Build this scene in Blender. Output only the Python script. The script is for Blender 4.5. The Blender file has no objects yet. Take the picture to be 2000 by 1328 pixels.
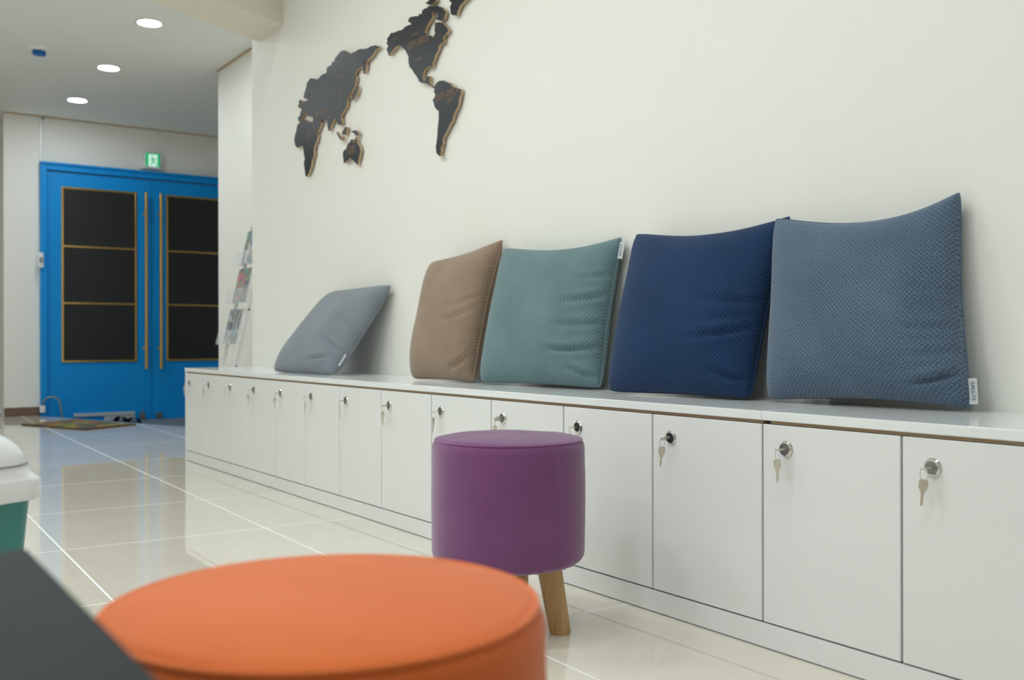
import bpy, bmesh, math, random
from mathutils import Vector, Matrix, noise
random.seed(7)
PI = math.pi
scene = bpy.context.scene
COL = scene.collection

# ------------------------------------------------------------------ camera
cam_d = bpy.data.cameras.new('camera')
cam = bpy.data.objects.new('camera', cam_d); COL.objects.link(cam)
cam_d.lens = 34.641; cam_d.sensor_width = 36.0; cam_d.clip_start = 0.02; cam_d.clip_end = 60
CAM = Vector((1.0073, -1.5622, 0.626))
yaw, pitch, roll = -0.9571, -0.0009, -0.0019
fw = Vector((math.cos(pitch)*math.sin(yaw), math.cos(pitch)*math.cos(yaw), math.sin(pitch)))
rt = Vector((math.cos(yaw), -math.sin(yaw), 0)); up = rt.cross(fw)
rt2 = math.cos(roll)*rt + math.sin(roll)*up; up2 = -math.sin(roll)*rt + math.cos(roll)*up
m = Matrix((rt2, up2, -fw)).transposed().to_4x4(); m.translation = CAM
cam.matrix_world = m
cam_d.dof.use_dof = True; cam_d.dof.focus_distance = 2.35; cam_d.dof.aperture_fstop = 4.6
scene.camera = cam

# ------------------------------------------------------------------ world, exposure
w = bpy.data.worlds.new('world'); scene.world = w; w.use_nodes = True
w.node_tree.nodes['Background'].inputs[0].default_value = (0.6, 0.63, 0.65, 1)
w.node_tree.nodes['Background'].inputs[1].default_value = 0.25
vs = scene.view_settings
vs.view_transform = 'Standard'; vs.look = 'None'; vs.exposure = 0.0; vs.gamma = 1.0; vs.use_curve_mapping = False
LAMP_ROOM = 76.0       # emission of the main room's ceiling lamps
LAMP_HALL = 125.0       # emission of the three corridor downlights and the added unseen rows

# ------------------------------------------------------------------ dimensions (metres)
D = 0.3617             # face of the main wall behind the lockers
ZT = 0.48              # top of the locker bench
XL = -4.1647           # left end of the bench and of the main wall
XF = -7.946            # face of the door wall
HC = 2.489             # corridor ceiling
HM = 2.62              # main-room ceiling
HB = 2.215             # underside of the beam
YP = 0.705             # recessed wall
XP = -5.735            # its outer corner
ENTRY = -0.079         # sunken entrance floor

# ------------------------------------------------------------------ helpers
def lin(c):
    c = c/255.0
    return c/12.92 if c <= 0.04045 else ((c+0.055)/1.055)**2.4
def rgb(r, g, b): return (lin(r), lin(g), lin(b), 1.0)

class NT:
    def __init__(s, name):
        s.m = bpy.data.materials.new(name); s.m.use_nodes = True
        s.t = s.m.node_tree; s.b = s.t.nodes['Principled BSDF']
    def n(s, typ, **kw):
        nd = s.t.nodes.new(typ)
        for k, v in kw.items(): setattr(nd, k, v)
        return nd
    def l(s, a, b): s.t.links.new(a, b)
    def set(s, **kw):
        for k, v in kw.items(): s.b.inputs[k.replace('_', ' ')].default_value = v
    def math(s, op, a, b=None, c=None):
        nd = s.n('ShaderNodeMath', operation=op)
        for i, x in enumerate((a, b, c)):
            if x is None: continue
            if isinstance(x, (int, float)): nd.inputs[i].default_value = x
            else: s.l(x, nd.inputs[i])
        return nd.outputs[0]
    def mix(s, fac, a, b):
        nd = s.n('ShaderNodeMix', data_type='RGBA')
        for i, x in ((0, fac), (6, a), (7, b)):
            if isinstance(x, (int, float)): nd.inputs[i].default_value = x
            elif isinstance(x, tuple): nd.inputs[i].default_value = x
            else: s.l(x, nd.inputs[i])
        return nd.outputs[2]
    def noise(s, scale, detail=3, vec=None, rough=0.5):
        nd = s.n('ShaderNodeTexNoise'); nd.inputs['Scale'].default_value = scale
        nd.inputs['Detail'].default_value = detail; nd.inputs['Roughness'].default_value = rough
        if vec is not None: s.l(vec, nd.inputs['Vector'])
        return nd
    def bump(s, h, strength, dist):
        nd = s.n('ShaderNodeBump'); nd.inputs['Strength'].default_value = strength
        nd.inputs['Distance'].default_value = dist
        s.l(h, nd.inputs['Height']); s.l(nd.outputs[0], s.b.inputs['Normal'])
    def coord(s, which='Object'):
        return s.n('ShaderNodeTexCoord').outputs[which]
    def ramp(s, fac, stops, interp='LINEAR'):
        nd = s.n('ShaderNodeValToRGB'); nd.color_ramp.interpolation = interp
        e = nd.color_ramp.elements
        while len(e) < len(stops): e.new(0.5)
        for el, (p, c) in zip(e, stops): el.position = p; el.color = c
        s.l(fac, nd.inputs[0]); return nd.outputs[0]

def plain(name, c, rough=0.5, metal=0.0, bump=None, var=0.0, spec=0.5, **kw):
    t = NT(name); t.set(Base_Color=c, Roughness=rough, Metallic=metal)
    t.b.inputs['Specular IOR Level'].default_value = spec
    if var or bump:
        co = t.coord('Object')
        nz = t.noise(bump[0] if bump else 6.0, 4, co)
        if var:
            nv = t.noise(1.7, 5, co)
            d = tuple(x*(1-var) for x in c[:3]) + (1,)
            t.l(t.mix(nv.outputs[0], d, c), t.b.inputs['Base Color'])
        if bump: t.bump(nz.outputs[0], bump[1], bump[2])
    for k, v in kw.items(): t.b.inputs[k.replace('_', ' ')].default_value = v
    return t.m

def fabric(name, dark, light, freq, bump=0.6, fleck=0.35, sheen=0.3, rough=0.85):
    """woven cloth: a basket weave laid out in the surface's own metres (UV)"""
    t = NT(name); t.set(Roughness=rough); t.b.inputs['Specular IOR Level'].default_value = 0.25
    t.b.inputs['Sheen Weight'].default_value = sheen; t.b.inputs['Sheen Roughness'].default_value = 0.45
    uv = t.n('ShaderNodeUVMap').outputs[0]
    sp = t.n('ShaderNodeSeparateXYZ'); t.l(uv, sp.inputs[0])
    f = freq*PI
    wob = t.noise(9.0, 2, uv).outputs[0]
    wb = t.math('MULTIPLY', wob, 0.018)
    a = t.math('SINE', t.math('MULTIPLY', t.math('ADD', sp.outputs[0], wb), f))
    b = t.math('SINE', t.math('MULTIPLY', t.math('ADD', sp.outputs[1], wb), f))
    wv = t.math('MULTIPLY_ADD', t.math('MULTIPLY', a, b), 0.5, 0.5)
    fl = t.noise(freq*2.6, 2, uv, 0.7).outputs[0]
    flc = t.math('MULTIPLY', t.math('SUBTRACT', fl, 0.5), fleck*4)
    k = t.math('ADD', t.math('MULTIPLY_ADD', wv, 0.55, 0.22), flc)
    big = t.noise(7.0, 3, uv).outputs[0]
    k = t.math('ADD', k, t.math('MULTIPLY_ADD', big, 0.5, -0.25))
    nd = t.n('ShaderNodeClamp'); t.l(k, nd.inputs[0])
    t.l(t.mix(nd.outputs[0], dark, light), t.b.inputs['Base Color'])
    t.bump(t.math('ADD', wv, t.math('MULTIPLY', fl, 0.4)), bump, 0.0012)
    return t.m

def emis(name, c, strength, base=(0.8, 0.8, 0.8, 1)):
    t = NT(name); t.set(Base_Color=base, Roughness=0.4)
    t.b.inputs['Emission Color'].default_value = c; t.b.inputs['Emission Strength'].default_value = strength
    return t.m

ORG = {}
def link(o, parent=None, origin=None):
    COL.objects.link(o)
    origin = Vector(origin) if origin is not None else (ORG[parent.name] if parent else Vector())
    if parent is not None:
        o.parent = parent; o.location = origin - ORG[parent.name]
    else: o.location = origin
    ORG[o.name] = origin
    return o

def tag(o, label=None, cat=None, group=None, kind=None):
    if label: o['label'] = label
    if cat: o['category'] = cat
    if group: o['group'] = group
    if kind: o['kind'] = kind
    return o

def thing(name, loc, label, cat, group=None, kind=None):
    o = bpy.data.objects.new(name, None); o.empty_display_size = 0.05
    link(o, None, loc); return tag(o, label, cat, group, kind)

def obj(name, bm, mat, parent=None, origin=None, smooth=False, recalc=True, label=None):
    """links a bmesh given in world metres as one mesh object"""
    org = Vector(origin) if origin is not None else (ORG[parent.name] if parent else Vector())
    if recalc: bmesh.ops.recalc_face_normals(bm, faces=bm.faces[:])
    bmesh.ops.translate(bm, verts=bm.verts[:], vec=-org)
    me = bpy.data.meshes.new(name); bm.to_mesh(me); bm.free()
    if isinstance(mat, (list, tuple)):
        for x in mat: me.materials.append(x)
    else: me.materials.append(mat)
    if smooth:
        for p in me.polygons: p.use_smooth = True
        if isinstance(smooth, float): me.set_sharp_from_angle(angle=smooth)
    o = bpy.data.objects.new(name, me); link(o, parent, org)
    if label: o['label'] = label
    return o

def new(): return bmesh.new()

def box(bm, x0, x1, y0, y1, z0, z1, bev=0.0, seg=2):
    vs_ = [bm.verts.new(p) for p in ((x0,y0,z0),(x1,y0,z0),(x1,y1,z0),(x0,y1,z0),(x0,y0,z1),(x1,y0,z1),(x1,y1,z1),(x0,y1,z1))]
    fs = [bm.faces.new([vs_[i] for i in q]) for q in ((0,3,2,1),(4,5,6,7),(0,1,5,4),(1,2,6,5),(2,3,7,6),(3,0,4,7))]
    if bev:
        es = list({e for f in fs for e in f.edges})
        bmesh.ops.bevel(bm, geom=es, offset=bev, segments=seg, affect='EDGES', profile=0.5)
    return bm

def prism(bm, pts, off, mats=None):
    """closed outline (3-D points in a plane) pushed along off"""
    off = Vector(off)
    a = [bm.verts.new(p) for p in pts]; b = [bm.verts.new(Vector(p)+off) for p in pts]
    f0 = bm.faces.new(a); f1 = bm.faces.new(b[::-1]); n = len(pts)
    sides = [bm.faces.new((a[i], b[i], b[(i+1) % n], a[(i+1) % n])) for i in range(n)]
    if mats:
        f0.material_index = mats[0]; f1.material_index = mats[1]
        for f in sides: f.material_index = mats[1]
    return bm

def frame_of(axis):
    a = Vector(axis).normalized()
    h = Vector((0,0,1)) if abs(a.z) < 0.9 else Vector((1,0,0))
    u = a.cross(h).normalized(); return a, u, a.cross(u)

def lathe(bm, c, axis, prof, seg=32):
    """prof: list of (radius, height along axis)"""
    a, u, v = frame_of(axis); c = Vector(c); rings = []
    for r, h in prof:
        if r < 1e-6: rings.append([bm.verts.new(c+a*h)])
        else: rings.append([bm.verts.new(c+a*h+(u*math.cos(2*PI*i/seg)+v*math.sin(2*PI*i/seg))*r) for i in range(seg)])
    for p, q in zip(rings, rings[1:]):
        for i in range(seg):
            j = (i+1) % seg
            if len(p) == 1 and len(q) == 1: continue
            if len(p) == 1: bm.faces.new((p[0], q[i], q[j]))
            elif len(q) == 1: bm.faces.new((p[i], q[0], p[j]))
            else: bm.faces.new((p[i], q[i], q[j], p[j]))
    for k in (0, -1):
        if len(rings[k]) > 1: bm.faces.new(rings[k])
    return bm

def tube(bm, pts, r, seg=8, closed=False):
    pts = [Vector(p) for p in pts]; n = len(pts); rings = []; prev = None
    for i, p in enumerate(pts):
        if closed: d = pts[(i+1) % n]-pts[i-1]
        else: d = pts[min(i+1, n-1)]-pts[max(i-1, 0)]
        a = d.normalized()
        if prev is None: _, u, v = frame_of(a)
        else:
            u = (prev - a*prev.dot(a)).normalized(); v = a.cross(u)
        prev = u; rr = r[i] if isinstance(r, (list, tuple)) else r
        rings.append([bm.verts.new(p+(u*math.cos(2*PI*k/seg)+v*math.sin(2*PI*k/seg))*rr) for k in range(seg)])
    m_ = n if closed else n-1
    for i in range(m_):
        p, q = rings[i], rings[(i+1) % n]
        for k in range(seg): bm.faces.new((p[k], q[k], q[(k+1) % seg], p[(k+1) % seg]))
    if not closed: bm.faces.new(rings[0][::-1]); bm.faces.new(rings[-1])
    return bm

TXT = {}
def text_geo(s):
    """verts and faces of a word at height 1 (flat), left edge at 0"""
    if s in TXT: return TXT[s]
    cu = bpy.data.curves.new('t', 'FONT'); cu.body = s; cu.size = 1.0; cu.resolution_u = 3
    o = bpy.data.objects.new('t', cu); COL.objects.link(o)
    bpy.context.view_layer.update()
    me = bpy.data.meshes.new_from_object(o.evaluated_get(bpy.context.evaluated_depsgraph_get()))
    vv = [v.co.copy() for v in me.vertices]; ff = [tuple(p.vertices) for p in me.polygons]
    bpy.data.objects.remove(o); bpy.data.curves.remove(cu); bpy.data.meshes.remove(me)
    x0 = min(v.x for v in vv); x1 = max(v.x for v in vv)
    vv = [Vector((v.x-x0, v.y, 0)) for v in vv]
    TXT[s] = (vv, ff, x1-x0); return TXT[s]

def text_bm(bm, s, origin, ex, ey, width, height=None):
    vv, ff, wd = text_geo(s); k = width/wd; hk = (height/0.7) if height else k
    ex = Vector(ex).normalized(); ey = Vector(ey).normalized(); o = Vector(origin)
    nv = [bm.verts.new(o+ex*(v.x*k)+ey*(v.y*hk)) for v in vv]
    for f in ff:
        try: bm.faces.new([nv[i] for i in f])
        except ValueError: pass
    return bm

# ------------------------------------------------------------------ materials
M = {}
M['wall'] = plain('cream_wall_paint', rgb(239, 237, 230), 0.65, bump=(260, 0.05, 0.001))
M['beam'] = plain('cream_beam_paint', rgb(234, 229, 212), 0.7)
M['ceil'] = plain('white_ceiling_paint', rgb(238, 240, 234), 0.7)
M['white'] = plain('white_laminate', rgb(236, 237, 236), 0.22, var=0.02)
M['white_top'] = plain('white_worktop_laminate', rgb(240, 243, 243), 0.13, var=0.02)
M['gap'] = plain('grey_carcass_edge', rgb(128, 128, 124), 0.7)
M['tan'] = plain('tan_wood_edge', rgb(152, 128, 100), 0.6)
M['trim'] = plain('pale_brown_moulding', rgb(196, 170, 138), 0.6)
M['blue'] = plain('blue_door_paint', rgb(0, 146, 226), 0.42, bump=(420, 0.12, 0.001), var=0.05, spec=0.3)
M['blackglass'] = plain('black_film_glass', rgb(38, 39, 40), 0.34, bump=(500, 0.12, 0.001), spec=0.35)
M['brass'] = plain('polished_brass', rgb(206, 170, 104), 0.16, 1.0, bump=(14, 0.05, 0.002))
M['chrome'] = plain('chrome', rgb(214, 214, 212), 0.12, 1.0)
M['key'] = plain('nickel_key_metal', rgb(206, 200, 188), 0.42, 0.75)
M['dark'] = plain('dark_plastic', rgb(30, 31, 33), 0.45)
M['plastic'] = plain('white_plastic', rgb(232, 233, 232), 0.3)
M['gloss'] = plain('glossy_white_plastic', rgb(236, 238, 238), 0.12)
M['greypl'] = plain('grey_plastic', rgb(140, 146, 150), 0.35)
M['alu'] = plain('painted_aluminium', rgb(196, 202, 206), 0.35, 0.3)
M['steel'] = plain('brushed_steel', rgb(150, 150, 146), 0.32, 1.0)
M['baseboard'] = plain('brown_baseboard', rgb(118, 92, 72), 0.5, var=0.15)
M['brownwood'] = plain('brown_wood_panel', rgb(112, 84, 50), 0.5, var=0.3)
M['teal_pl'] = plain('teal_bin_plastic', rgb(62, 138, 132), 0.4)
M['table'] = plain('black_table_top', rgb(32, 42, 44), 0.55, bump=(300, 0.15, 0.001), var=0.15, spec=0.12)
M['bluepl'] = plain('blue_plastic', rgb(16, 96, 170), 0.35)
M['ply'] = plain('birch_plywood_edge', rgb(196, 172, 140), 0.6, var=0.2)
M['engrave'] = plain('burnt_lettering', rgb(142, 112, 88), 0.6)
M['ink'] = plain('black_ink', rgb(34, 34, 36), 0.6)
M['tagcloth'] = plain('grey_white_satin_label', rgb(206, 210, 214), 0.5)
M['inkgrey'] = plain('grey_ink', rgb(70, 72, 76), 0.6)
M['grout'] = plain('white_grout', rgb(248, 248, 244), 0.8, spec=0.2)
M['slipper'] = plain('black_rubber', rgb(20, 26, 30), 0.4)
M['brownbag'] = plain('brown_leather', rgb(62, 40, 32), 0.45)
M['wrap'] = plain('white_plastic_wrap', rgb(206, 208, 208), 0.25, bump=(60, 0.6, 0.004))

t = NT('polished_marble_tile'); t.set(Roughness=0.02); t.b.inputs['Specular IOR Level'].default_value = 0.62
oi = t.n('ShaderNodeObjectInfo'); co = t.coord('Object')
ad = t.n('ShaderNodeVectorMath', operation='MULTIPLY_ADD'); t.l(co, ad.inputs[0]); ad.inputs[1].default_value = (1, 1, 1)
cmb = t.n('ShaderNodeCombineXYZ')
for i in range(3): t.l(t.math('MULTIPLY', oi.outputs['Random'], 37.0+11*i), cmb.inputs[i])
t.l(cmb.outputs[0], ad.inputs[2])
n1 = t.noise(3.2, 6, ad.outputs[0], 0.6); n1.inputs['Distortion'].default_value = 1.6
n2 = t.noise(1.1, 3, ad.outputs[0])
vein = t.math('SUBTRACT', 1.0, t.math('MULTIPLY', t.math('ABSOLUTE', t.math('SUBTRACT', n1.outputs[0], 0.5)), 26.0))
vc = t.n('ShaderNodeClamp'); t.l(vein, vc.inputs[0])
base = t.mix(n2.outputs[0], rgb(220, 212, 198), rgb(234, 228, 215))
t.l(t.mix(t.math('MULTIPLY', vc.outputs[0], 0.07), base, rgb(176, 156, 130)), t.b.inputs['Base Color'])
wv_ = t.noise(5.0, 1, co); t.bump(wv_.outputs[0], 0.02, 0.003)
M['tile'] = t.m

t = NT('pale_beech_wood'); t.set(Roughness=0.42)
co = t.coord('Object'); mp = t.n('ShaderNodeMapping'); mp.inputs['Scale'].default_value = (60, 60, 5); t.l(co, mp.inputs[0])
g = t.noise(1.0, 4, mp.outputs[0]); t.l(t.ramp(g.outputs[0], [(0.3, rgb(178, 138, 88)), (0.7, rgb(208, 172, 120))]), t.b.inputs['Base Color'])
M['beech'] = t.m

t = NT('black_stained_wood'); t.set(Roughness=0.3, Base_Color=rgb(44, 49, 56)); t.b.inputs['Specular IOR Level'].default_value = 0.3
co = t.coord('Object'); mp = t.n('ShaderNodeMapping'); mp.inputs['Scale'].default_value = (190, 4, 9); t.l(co, mp.inputs[0])
g = t.noise(1.0, 4, mp.outputs[0]); t.l(t.ramp(g.outputs[0], [(0.3, rgb(22, 25, 30)), (0.75, rgb(42, 48, 56))]), t.b.inputs['Base Color'])
t.l(t.math('MULTIPLY_ADD', g.outputs[0], 0.25, 0.2), t.b.inputs['Roughness'])
t.bump(g.outputs[0], 0.35, 0.002)
M['mapface'] = t.m

M['f_slate'] = fabric('slate_blue_weave', rgb(40, 60, 84), rgb(114, 134, 154), 200, 0.55, 1.0)
M['f_navy'] = fabric('navy_weave', rgb(10, 36, 66), rgb(34, 66, 106), 180, 0.9, 0.18, 0.12)
M['f_teal'] = fabric('sea_green_weave', rgb(66, 98, 104), rgb(128, 154, 158), 180, 0.9, 0.25)
M['f_brown'] = fabric('taupe_weave', rgb(116, 94, 78), rgb(176, 152, 130), 190, 0.7, 0.3)
M['f_grey'] = fabric('cool_grey_weave', rgb(96, 104, 114), rgb(154, 162, 170), 230, 0.6, 0.25)
M['f_purple'] = fabric('purple_velour', rgb(100, 54, 98), rgb(140, 86, 136), 300, 0.3, 0.45, 0.5)
M['f_orange'] = fabric('orange_velour', rgb(208, 92, 36), rgb(232, 124, 62), 300, 0.3, 0.15, 0.25)
M['lamp_room'] = emis('lit_diffuser_room', (0.925, 1.0, 1.03, 1), LAMP_ROOM)
M['lamp_hall'] = emis('lit_diffuser_corridor', (0.90, 0.985, 1.03, 1), LAMP_HALL)
M['exit_green'] = emis('lit_green_acrylic', rgb(0, 200, 120), 0.6, rgb(10, 110, 70))
M['exit_white'] = emis('lit_white_acrylic', (0.72, 1.0, 0.88, 1), 0.7, (0.3, 0.4, 0.35, 1))

t = NT('clear_acrylic'); t.set(Base_Color=(0.92, 0.94, 0.95, 1), Roughness=0.08, Alpha=0.2)
M['acrylic'] = t.m

def print_mat(name, cols, scale, seed):
    """flat colour print of a leaflet: blocks of pictures and text bars"""
    t = NT(name); t.set(Roughness=0.3)
    co = t.coord('Object'); mp = t.n('ShaderNodeMapping'); mp.inputs['Location'].default_value = (seed, seed*0.7, 0)
    mp.inputs['Scale'].default_value = scale; t.l(co, mp.inputs[0])
    v = t.n('ShaderNodeTexVoronoi', distance='CHEBYCHEV'); v.inputs['Scale'].default_value = 1.0; t.l(mp.outputs[0], v.inputs['Vector'])
    sp = t.n('ShaderNodeSeparateColor'); t.l(v.outputs['Color'], sp.inputs[0])
    n = len(cols)
    c = t.ramp(sp.outputs[0], [(i/n, x) for i, x in enumerate(cols)], 'CONSTANT')
    nz = t.noise(6.0, 4, mp.outputs[0])
    t.l(t.mix(t.math('MULTIPLY', nz.outputs[0], 0.55), c, rgb(190, 192, 194)), t.b.inputs['Base Color'])
    return t.m

t = NT('patterned_rug_pile'); t.set(Roughness=0.9)
co = t.coord('Object'); mp = t.n('ShaderNodeMapping'); mp.inputs['Rotation'].default_value = (0, 0, 0.35); mp.inputs['Scale'].default_value = (7, 9, 1); t.l(co, mp.inputs[0])
v = t.n('ShaderNodeTexVoronoi'); v.inputs['Scale'].default_value = 1.4; t.l(mp.outputs[0], v.inputs['Vector'])
sp = t.n('ShaderNodeSeparateColor'); t.l(v.outputs['Color'], sp.inputs[0])
t.l(t.ramp(sp.outputs[0], [(0, rgb(120, 120, 70)), (0.2, rgb(150, 140, 62)), (0.36, rgb(96, 80, 96)), (0.5, rgb(150, 82, 50)), (0.64, rgb(112, 112, 100)), (0.8, rgb(86, 96, 60)), (0.92, rgb(140, 130, 120))], 'CONSTANT'), t.b.inputs['Base Color'])
M['rug'] = t.m
M['rugedge'] = plain('brown_rug_border', rgb(84, 64, 54), 0.85)
M['greymat'] = plain('grey_blue_mat', rgb(112, 122, 132), 0.85, bump=(300, 0.5, 0.002), var=0.12)

# ================================================================== structure
def struct(name, bm, mat, label, smooth=False):
    o = obj(name, bm, mat, None, smooth=smooth); o['kind'] = 'structure'; o['label'] = label; return o

X1, Y0 = 2.7, -3.7        # near end and left side of the room
struct('wall_right', box(new(), XL, X1, D, D+0.5, -0.1, HM+0.2), M['wall'], 'cream painted wall behind the white locker bench')
struct('wall_recess', box(new(), XP, XL, YP, YP+1.4, -0.1, HM+0.2), M['wall'], 'cream recessed wall behind the leaflet rack')
bm = new(); box(bm, XF-0.62, XF, -0.322, 2.2, -0.1, HM+0.2)
struct('wall_far', bm, M['wall'], 'cream end wall holding the blue double door')
struct('wall_end', box(new(), XF-0.2, XP, 2.1, 2.2, -0.1, HM+0.2), M['wall'], 'cream side wall of the entrance beyond the recess')
struct('wall_left', box(new(), -9.0, X1, Y0-0.1, Y0, -0.1, HM+0.2), M['wall'], 'cream wall on the left side of the room')
struct('wall_near', box(new(), X1, X1+0.1, Y0-0.1, D+0.5, -0.1, HM+0.2), M['wall'], 'cream wall at the near end of the room')
bm = new(); box(bm, -9.0, -8.5, Y0, -0.2, -0.1, HM+0.2)
struct('wall_back', bm, M['brownwood'], 'brown wood panelled wall at the far left edge')
# corridor ceiling, beam, main ceiling; the beam crosses the room at an angle to the wall
def lx(p, q, y): return p[0]+(q[0]-p[0])*(y-p[1])/(q[1]-p[1])
A0, A1 = (-3.734, -0.287), (-4.068, 0.357)      # far edge of the beam's underside
B0, B1 = (-3.551, -0.024), (-3.726, 0.356)      # near edge
bm = new()
prism(bm, [(-9.1, Y0-0.1, HC), (lx(A0, A1, Y0-0.1)+0.05, Y0-0.1, HC), (lx(A0, A1, D+0.1)+0.05, D+0.1, HC), (XL+0.05, 2.3, HC), (-9.1, 2.3, HC)], (0, 0, 0.1))
struct('ceiling', bm, M['ceil'], 'white ceiling of the entrance corridor')
bm = new()
prism(bm, [(lx(A0, A1, D+.02), D+.02, HB), (lx(A0, A1, Y0), Y0, HB), (lx(B0, B1, Y0), Y0, HB), (lx(B0, B1, D+.02), D+.02, HB)], (0, 0, HM-HB+0.05))
struct('trim_beam', bm, M['beam'], 'cream ceiling beam crossing between corridor and room')
bm = new()
prism(bm, [(lx(B0, B1, Y0-.1)-0.1, Y0-.1, HM), (X1+.1, Y0-.1, HM), (X1+.1, D+.1, HM), (lx(B0, B1, D+.1)-0.1, D+.1, HM)], (0, 0, 0.1))
struct('ceiling_room', bm, M['ceil'], 'white ceiling of the main room')
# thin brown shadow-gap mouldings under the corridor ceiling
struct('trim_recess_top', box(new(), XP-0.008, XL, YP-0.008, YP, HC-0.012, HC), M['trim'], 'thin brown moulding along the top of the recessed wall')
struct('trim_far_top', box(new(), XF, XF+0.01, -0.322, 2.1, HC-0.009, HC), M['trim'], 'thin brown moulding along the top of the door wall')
struct('baseboard_far', box(new(), XF, XF+0.012, -0.322, -0.056, 0, 0.072, 0.002), M['baseboard'], 'brown baseboard left of the blue door')

# floor: slab of grout, each marble tile a piece of its own
E0, E1 = Vector((-7.90, -0.079)), Vector((-6.135, 0.595))      # step down to the entrance
ed = (E1-E0).normalized(); en = Vector((ed.y, -ed.x))          # en points into the room
def clip(poly):
    out = []
    for i in range(len(poly)):
        a, b = poly[i], poly[(i+1) % len(poly)]
        da, db = (a-E0).dot(en), (b-E0).dot(en)
        if da >= 0: out.append(a)
        if (da >= 0) != (db >= 0): out.append(a+(b-a)*(da/(da-db)))
    return out
bm = new()
pl = clip([Vector(p) for p in ((-8.6, Y0-.1), (X1+.1, Y0-.1), (X1+.1, D+.2), (XL, D+.2), (XL, YP+.1), (XP-0.2, YP+.1), (-8.6, YP+.1))])
prism(bm, [(p.x, p.y, -0.0003) for p in pl], (0, 0, -0.12))
floor = struct('floor', bm, M['grout'], 'polished beige marble tile floor with white joints')
SK = -0.025
xs = [-8.82, -8.1, -7.36, -6.62, -5.87, -5.1, -4.325, -3.591, -2.84, -2.147, -1.45, -0.748, -0.04, 0.67, 1.38, 2.09, 2.8]
ys = [1.53, 0.91, 0.29, -0.33, -0.95, -1.57, -2.19, -2.81, -3.43, -4.05]
def gp(x, y): return Vector((x-SK*(y+0.33), y+SK*(x+2.84)))
ci = 0.0027
for i in range(len(xs)-1):
    for j in range(len(ys)-1):
        x0, x1, y1, y0 = xs[i]+ci, xs[i+1]-ci, ys[j]-ci, ys[j+1]+ci
        if y0 > YP+0.05 or (x0 > XL and y0 > D): continue
        pol = clip([gp(x0, y0), gp(x1, y0), gp(x1, y1), gp(x0, y1)])
        if len(pol) < 3: continue
        c = sum(pol, Vector((0, 0)))/len(pol)
        bm = new(); prism(bm, [(p.x, p.y, 0.0) for p in pol], (0, 0, -0.008))
        obj('floor_tile', bm, M['tile'], floor)
bm = new(); box(bm, XF-0.05, XP+0.1, -0.3, 2.15, ENTRY-0.1, ENTRY)
struct('floor_entrance', bm, M['grout'], 'sunken floor of the entrance in front of the blue door')
bm = new()
off = en*-0.012
prism(bm, [(p.x, p.y, ENTRY+0.008) for p in (Vector((XF+0.05, 0.02)), Vector((E0.x, E0.y))+off+ed*0.25, E1+off, Vector((XP-0.02, 0.74)), Vector((XP-0.02, 2.05)), Vector((XF+0.05, 2.05)))], (0, 0, -0.008))
tag(obj('entrance_mat', bm, M['greymat']), 'grey blue mat covering the sunken entrance floor at the door', 'mat')

# ================================================================== blue double door
bm = new()
box(bm, XF, XF+0.055, -0.055, -0.006, ENTRY, 2.102, 0.004); box(bm, XF, XF+0.055, 1.72, 1.775, ENTRY, 2.102, 0.004)
box(bm, XF, XF+0.055, -0.006, 1.72, 2.04, 2.102, 0.004); box(bm, XF+0.0, XF+0.07, -0.055, 1.775, 2.085, 2.104, 0.003)
struct('trim_door_frame', bm, M['blue'], 'blue painted frame around the double door')
XD = XF+0.03
def leaf(name, y0, y1, py0, py1, hy, label, first):
    d = obj(name, box(new(), XF+0.002, XD, y0, y1, ENTRY+0.006, 2.032, 0.002), M['blue']); d['kind'] = 'structure'; d['label'] = label
    zs = [0.445, 0.935, 1.413, 1.904]; b = 0.018
    for a, c in zip(zs, zs[1:]):
        obj('pane', box(new(), XD, XD+0.004, py0+0.004, py1-0.004, a+0.004, c-0.004), M['blackglass'], d, label='black film covered glass pane')
    for z in zs: obj('frame_bar', box(new(), XD, XD+0.012, py0, py1, z-b/2, z+b/2, 0.003), M['brass'], d, label='polished brass bar')
    for y in (py0, py1): obj('frame_post', box(new(), XD, XD+0.0125, y-b/2, y+b/2, zs[0]-b/2, zs[-1]+b/2, 0.003), M['brass'], d, label='polished brass bar')
    bm = new(); lathe(bm, (XD+0.06, hy, 0.37), (0, 0, 1), [(0.008, 0), (0.0145, 0.003), (0.0145, 1.54), (0.008, 1.543)], 16)
    h = obj('pull_handle', bm, M['brass'], d, smooth=0.6, label='long brass pull handle')
    for z in (0.55, 1.73):
        bm = new(); lathe(bm, (XD, hy, z), (1, 0, 0), [(0.014, 0), (0.009, 0.004), (0.009, 0.058)], 12); obj('standoff', bm, M['brass'], h, smooth=0.6)
    ky = 0.755 if first else 0.9
    bm = new(); box(bm, XD, XD+0.03, ky-0.026, ky+0.026, ENTRY+0.012, ENTRY+0.062, 0.004)
    fb = obj('floor_bolt', bm, M['steel'], d, label='steel floor bolt')
    if first:
        bm = new(); lathe(bm, (XD+0.02, ky, ENTRY+0.062), (0, 0, 1), [(0.008, 0), (0.008, 0.03), (0.005, 0.034)], 10); obj('bolt_knob', bm, M['steel'], fb, smooth=0.6)
    if first:
        bm = new(); box(bm, XD, XD+0.02, 0.198, 0.694, -0.024, 0.004, 0.002); r_ = obj('bottom_rail', bm, M['alu'], d, label='pale grey metal rail at the foot of the door')
        bm = new(); box(bm, XD, XD+0.014, 0.44, 0.694, ENTRY+0.012, -0.026, 0.002); obj('rail_plate', bm, M['alu'], r_)
    return d
leaf('door_1', -0.004, 0.8405, 0.115, 0.708, 0.781, 'blue door leaf with brass framed black panes, left of the pair', True)
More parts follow.
